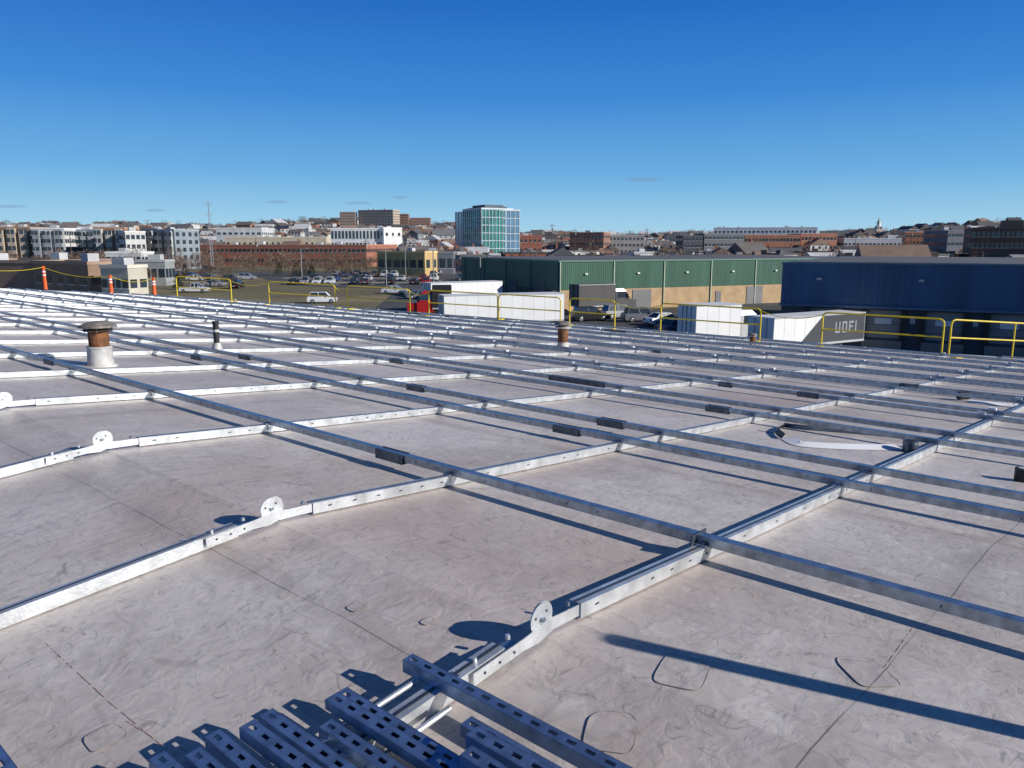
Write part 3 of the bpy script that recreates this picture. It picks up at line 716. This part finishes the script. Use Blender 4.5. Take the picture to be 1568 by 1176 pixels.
# ---------------------------------------------------------------- vehicles
_car={}
RIM=M('alloy_rim',(.5,.5,.52),.35,.8); LAMP=M('tail_lamp',(.5,.02,.015),.3); HEAD=M('head_lamp',(.8,.8,.78),.2)
def carmesh(col,kind):
    key=(col,kind)
    if key in _car: return _car[key]
    pm=M('car_paint_%d_%d_%d'%tuple(int(c*255) for c in col),col,.28,.15,.03,1)
    L=4.6;W=.9;b=B()
    if kind=='suv': zb,zt=1.05,1.72; cab=[-1.95,-1.75,.55,1.15]
    elif kind=='pickup': zb,zt=1.05,1.80; cab=[-.5,-.35,.75,1.35]; L=5.4
    else: zb,zt=.92,1.43; cab=[-1.65,-1.0,.45,1.15]
    h=L/2
    prof=[(-h,.38),(-h,.62),(-h+.08,zb-.05),(-h+.3,zb),(cab[3],zb),(h-.7,zb-.12),(h-.12,zb-.25),(h,.62),(h,.38),(h-.15,.24),(-h+.15,.24)]
    n=len(prof)
    vs=[(x,-W,z) for x,z in prof]+[(x,W,z) for x,z in prof]
    vs=[(x,y*(.93 if z>zb-.2 else 1),z) for x,y,z in vs]
    b.add(vs,[(k,(k+1)%n,n+(k+1)%n,n+k) for k in range(n)]+[tuple(range(n)),tuple(range(n,2*n))],pm)
    x0,x1,x2,x3=cab
    b.frus((x0,x3,-.80,.80),(x1,x2,-.62,.62),zb-.01,zt-.05,GLASS)
    b.frus((x1-.05,x2+.08,-.64,.64),(x1+.05,x2-.05,-.56,.56),zt-.055,zt,pm)
    for sx in (-1,1):
        for (xa,xb) in ((x0+.03,x1+.01),(x3-.03,x2-.01),((x0+x3)/2-.05,(x1+x2)/2)):
            b.tube((xa,sx*.79,zb),(xb,sx*.625,zt-.03),.045,.04,pm,4)
    for x in (-h+.85,h-.9):
        for sy in (-1,1):
            b.tube((x,sy*(W-.2),.33),(x,sy*(W+.015),.33),.33,.33,BLK,16); b.tube((x,sy*(W+.016),.33),(x,sy*(W+.024),.33),.2,.18,RIM,10)
    for sy in (-1,1):
        b.box(-h-.015,-h+.1,sy*.62-.14,sy*.62+.14,.62,.80,LAMP); b.box(h-.1,h+.015,sy*.62-.16,sy*.62+.16,.58,.70,HEAD)
        b.box(x3-.45,x3-.28,sy*.95-.09,sy*.95+.09,zb,zb+.13,pm)
    b.box(h-.05,h+.02,-.4,.4,.42,.6,BLK); b.box(-h-.02,-h+.05,-.26,.26,.5,.6,WHT)
    if kind=='pickup': b.box(-h+.15,cab[0]-.08,-.72,.72,zb-.04,zb+.012,BLK)
    o=b.obj('parked_car'); _car[key]=o.data; bpy.data.objects.remove(o); return _car[key]
CC=[(.75,.75,.74),(.02,.02,.022),(.05,.05,.06),(.35,.36,.38),(.16,.17,.19),(.30,.02,.02),(.03,.06,.18),(.6,.6,.6),(.10,.08,.07),(.02,.02,.03)]
def car(x,y,rz,col=None,kind=None,name=None):
    k=kind or random.choice(('sedan','suv','sedan','suv','pickup'))
    o=bpy.data.objects.new(name or ('pickup_truck' if k=='pickup' else 'parked_car'),carmesh(col or random.choice(CC),k)); scene.collection.objects.link(o); o.location=(x,y,H(x,y)+.015); o.rotation_euler=(0,0,rz)
for row in (180.5,198.5,224.5,240.5):
    for k in range(20):
        if random.random()<.78: 
            x=-50.6+k*2.8
            if x<-.09*row and (x/row*1203+784)>400: car(x,row,math.pi/2*random.choice((1,-1))+random.uniform(-.04,.04))
for u,d,rz,c,k in ((490,122,.15,CC[0],'suv'),(602,146,-.1,CC[0],'sedan'),(293,150,0,CC[0],'pickup'),(375,205,.1,CC[3],'suv'),(296,200,.0,CC[0],'sedan'),(160,112,.6,CC[3],'suv'),(1088,78,.3,CC[3],'sedan'),
                   (985,92,.2,CC[4],'suv'),(1135,60,2.5,CC[2],'suv'),(1020,88,.5,CC[0],'sedan'),(905,93,.3,CC[1],'suv'),(690,132,.2,CC[1],'pickup'),(640,132,.3,CC[4],'sedan'),(1040,80,.6,CC[4],'sedan'),(950,96,.4,CC[3],'suv')):
    x,y=P(u,d); car(x,y,rz,c,k)
for i in range(130):
    u=random.uniform(700,1700); d=random.uniform(190,330); x,y=P(u,d); car(x,y,random.choice((0,.2,1.57,.3)))
for i in range(30):
    u=random.uniform(20,360); d=random.uniform(160,290); x,y=P(u,d); car(x,y,random.choice((0,1.57)))
x,y=P(696,150); car(x,y,0,(.8,.55,.02),'pickup')
def trailer(x,y,rz,L=14.5,logo=False,name='semi_trailer',cab=None,body=WHT,ht=4.0):
    e=empty(name,(x,y,0),rz); s=B(); s.box(0,L,-1.28,1.28,1.15,ht,body); 
    rb_=wallmat((.66,.66,.65)) if body is WHT else body
    for k in range(int(L/1.2)+1):
        xx=min(L-.03,max(.03,k*1.2)); s.box(xx-.02,xx+.02,-1.290,-1.28,1.25,ht-.05,rb_); s.box(xx-.02,xx+.02,1.28,1.290,1.25,ht-.05,rb_)
    rl=wallmat((.45,.46,.47)); s.box(0,L,-1.315,-1.28,1.1,1.27,rl); s.box(0,L,-1.315,-1.28,ht-.08,ht+.02,rl); s.box(0,L,1.28,1.315,1.1,1.27,rl); s.box(-.04,0,-1.28,1.28,1.15,1.3,rl)
    s.box(-.045,-.0,-.02,.02,1.3,ht,BLK)
    for sy in (-.6,.6): s.box(-.06,-.0,sy-.03,sy+.03,1.3,ht-.1,rl)
    s.obj('box_body',e); s=B(); s.box(.3,L-.5,-.5,.5,.85,1.12,BLK)
    for xx in (1.2,2.5) if L>5 else (1.2,):
        for sy in (-1.22,1.22): s.tube((xx,sy*.78,.5),(xx,sy,.5),.5,.5,BLK,16); s.tube((xx,sy*1.0,.5),(xx,sy*1.01,.5),.25,.2,RIM,10)
    if not cab:
        for sy in (-.9,.9): s.tube((L*.78,sy,0.05),(L*.78,sy,1.1),.07,.07,rl,6)
    s.obj('chassis_and_wheels',e)
    if logo:
        s=B(); DG=wallmat((.055,.06,.07)); s.add([(logo-4.2,-1.297,1.28),(L-.05,-1.297,1.28),(L-.05,-1.297,ht-.1),(logo-1.6,-1.297,ht-.1)],[(0,1,2,3)],DG)  # dark panel with a slanted left edge, grey letters laid over it
        LG=wallmat((.30,.33,.37)); 
        def ltr(segs,x0): 
            for (a,b_,c,d) in segs: s.box(x0+a,x0+c,-1.318,-1.299,1.95+b_,1.95+d,LG)
        ltr([(0,0,.15,.9),(.45,0,.6,.9),(0.15,0,.45,.15)],logo); ltr([(0,0,.15,.9),(.45,0,.6,.9),(.15,0,.45,.15),(.15,.75,.45,.9)],logo+.85); ltr([(0,0,.15,.9),(.15,.4,.5,.52),(.15,.75,.6,.9)],logo+1.7); ltr([(0,0,.15,.9)],logo+2.5)
        s.obj('side_panel_letters',e)
    if cab:
        s=B(); cm=M('cab_paint_%d'%int(cab[0]*255+cab[1]*9),cab,.3,.1,.03)
        x0=L-.2 if name!='box_truck' else L+.15
        s.box(x0,x0+2.1,-1.2,1.2,.7,2.2,cm); s.frus((x0+.25,x0+2.1,-1.19,1.19),(x0+.2,x0+1.6,-1.1,1.1),2.2,3.0,GLASS); s.frus((x0,x0+1.65,-1.12,1.12),(x0,x0+1.2,-1,1),3.0,3.4,cm); s.box(x0,x0+.24,-1.15,1.15,2.2,3.0,cm)
        s.box(x0+2.1,x0+3.3,-1.0,1.0,.7,1.9,cm); s.box(x0+3.3,x0+3.38,-.8,.8,.8,1.7,RIM); s.box(x0+3.3,x0+3.5,-1.15,1.15,.45,.75,RIM)
        for xx in (x0+2.6,x0-.2):
            for sy in (-1.15,1.15): s.tube((xx,sy*.75,.5),(xx,sy,.5),.5,.5,BLK,16)
        for sy in (-1.25,1.25): s.box(x0+1.7,x0+1.8,sy-.1,sy+.1,2.1,2.7,BLK)
        s.obj('cab',e)
def seg(u0,d0,u1,d1): a=P(u0,d0);b=P(u1,d1); return a[0],a[1],math.atan2(b[1]-a[1],b[0]-a[0]),math.hypot(b[0]-a[0],b[1]-a[1])
x,y,r,L_=seg(674,79,858,83); trailer(x,y,r,L_)
x,y,r,L_=seg(652,105,762,111); trailer(x,y,r,L_)
trailer(*P(690,98),math.radians(185),2.4,name='semi_tractor',cab=(.45,.02,.02),body=BLK)
x,y=P(1056,66); trailer(x,y,math.atan2(.4,.9),4.8,name='box_truck',cab=(.6,.6,.6))
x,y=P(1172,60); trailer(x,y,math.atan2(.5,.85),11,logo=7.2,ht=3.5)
x,y=P(880,100); trailer(x,y,.44,5.5,name='box_truck',cab=(.12,.12,.12),body=wallmat((.10,.095,.09)))

# ---------------------------------------------------------------- light, sky
el=math.radians(24); az=math.atan2(.92,-.39)
sv=Vector((math.sin(az)*math.cos(el),math.cos(az)*math.cos(el),math.sin(el)))
ld=bpy.data.lights.new('sun','SUN'); ld.energy=5.0; ld.angle=math.radians(.5); ld.color=(1,.96,.90)
lo=bpy.data.objects.new('sun',ld); scene.collection.objects.link(lo); lo.rotation_euler=(-sv).to_track_quat('-Z','Y').to_euler()
w=bpy.data.worlds.new('World'); scene.world=w; w.use_nodes=True; N=w.node_tree.nodes; L=w.node_tree.links; bg=N['Background']
sk=N.new('ShaderNodeTexSky'); sk.sky_type='NISHITA'; sk.sun_disc=False; sk.sun_elevation=el; sk.sun_rotation=az; sk.altitude=50; sk.air_density=1.0; sk.dust_density=.1; sk.ozone_density=3.0
tc=N.new('ShaderNodeTexCoord'); sp=N.new('ShaderNodeSeparateXYZ'); L.new(tc.outputs['Generated'],sp.inputs[0])
rp=N.new('ShaderNodeValToRGB'); cr=rp.color_ramp; L.new(sp.outputs[2],rp.inputs[0])
cr.elements[0].position=0; cr.elements[0].color=(.43,.68,.85,1); cr.elements[1].position=1; cr.elements[1].color=(.012,.035,.12,1)
for ps,c in ((.03,(.31,.60,.83)),(.085,(.135,.42,.77)),(.175,(.036,.245,.68)),(.28,(.007,.140,.55)),(.42,(.012,.06,.22))):
    e=cr.elements.new(ps); e.color=(*c,1)
sc_=N.new('ShaderNodeVectorMath'); sc_.operation='SCALE'; sc_.inputs['Scale'].default_value=10; L.new(rp.outputs[0],sc_.inputs[0])
hs=N.new('ShaderNodeMix'); hs.data_type='RGBA'; hs.inputs[0].default_value=.92; L.new(sk.outputs[0],hs.inputs[6]); L.new(sc_.outputs[0],hs.inputs[7])
def mt(op,a,b_=None):
    n=N.new('ShaderNodeMath'); n.operation=op
    for i,k in enumerate((a,b_)):
        if k is None: continue
        if isinstance(k,(int,float)): n.inputs[i].default_value=k
        else: L.new(k,n.inputs[i])
    return n.outputs[0]
yy=mt('MAXIMUM',sp.outputs[1],.05); rx=mt('DIVIDE',sp.outputs[0],yy); rz=mt('DIVIDE',sp.outputs[2],yy)
nz=N.new('ShaderNodeTexNoise'); nz.inputs['Scale'].default_value=60; nz.inputs['Detail'].default_value=5; L.new(tc.outputs['Generated'],nz.inputs[0])
tot=None
for (u,v,wu,hv) in ((985,275,30,3.5),(425,309,18,2.6),(238,322,16,2.4),(548,311,22,2.6),(612,302,12,2.4),(15,316,30,2.5)):
    r,q=pixel_ray(u,v); a=mt('DIVIDE',mt('SUBTRACT',rx,r),wu/1184); b_=mt('DIVIDE',mt('SUBTRACT',rz,-q),hv/1184)
    m_=mt('SUBTRACT',1.25,mt('ADD',mt('MULTIPLY',a,a),mt('MULTIPLY',b_,b_))); m_=mt('MAXIMUM',mt('MULTIPLY',m_,nz.outputs[0]),0)
    tot=m_ if tot is None else mt('MAXIMUM',tot,m_)
mx=N.new('ShaderNodeMix'); mx.data_type='RGBA'; L.new(mt('MINIMUM',tot,.45),mx.inputs[0]); L.new(hs.outputs[2],mx.inputs[6]); mx.inputs[7].default_value=(2.0,3.2,5.2,1)
L.new(mx.outputs[2],bg.inputs[0]); bg.inputs[1].default_value=.10
# ---------------------------------------------------------------- camera
cd=bpy.data.cameras.new('camera'); cd.sensor_width=36; cd.lens=36*F/1568; cd.clip_start=.05; cd.clip_end=12000
co=bpy.data.objects.new('camera',cd); scene.collection.objects.link(co); co.location=(0,0,EYE); co.rotation_euler=(math.pi/2-PT,0,0); scene.camera=co
scene.view_settings.view_transform='Standard'; scene.view_settings.look='None'; scene.view_settings.exposure=0
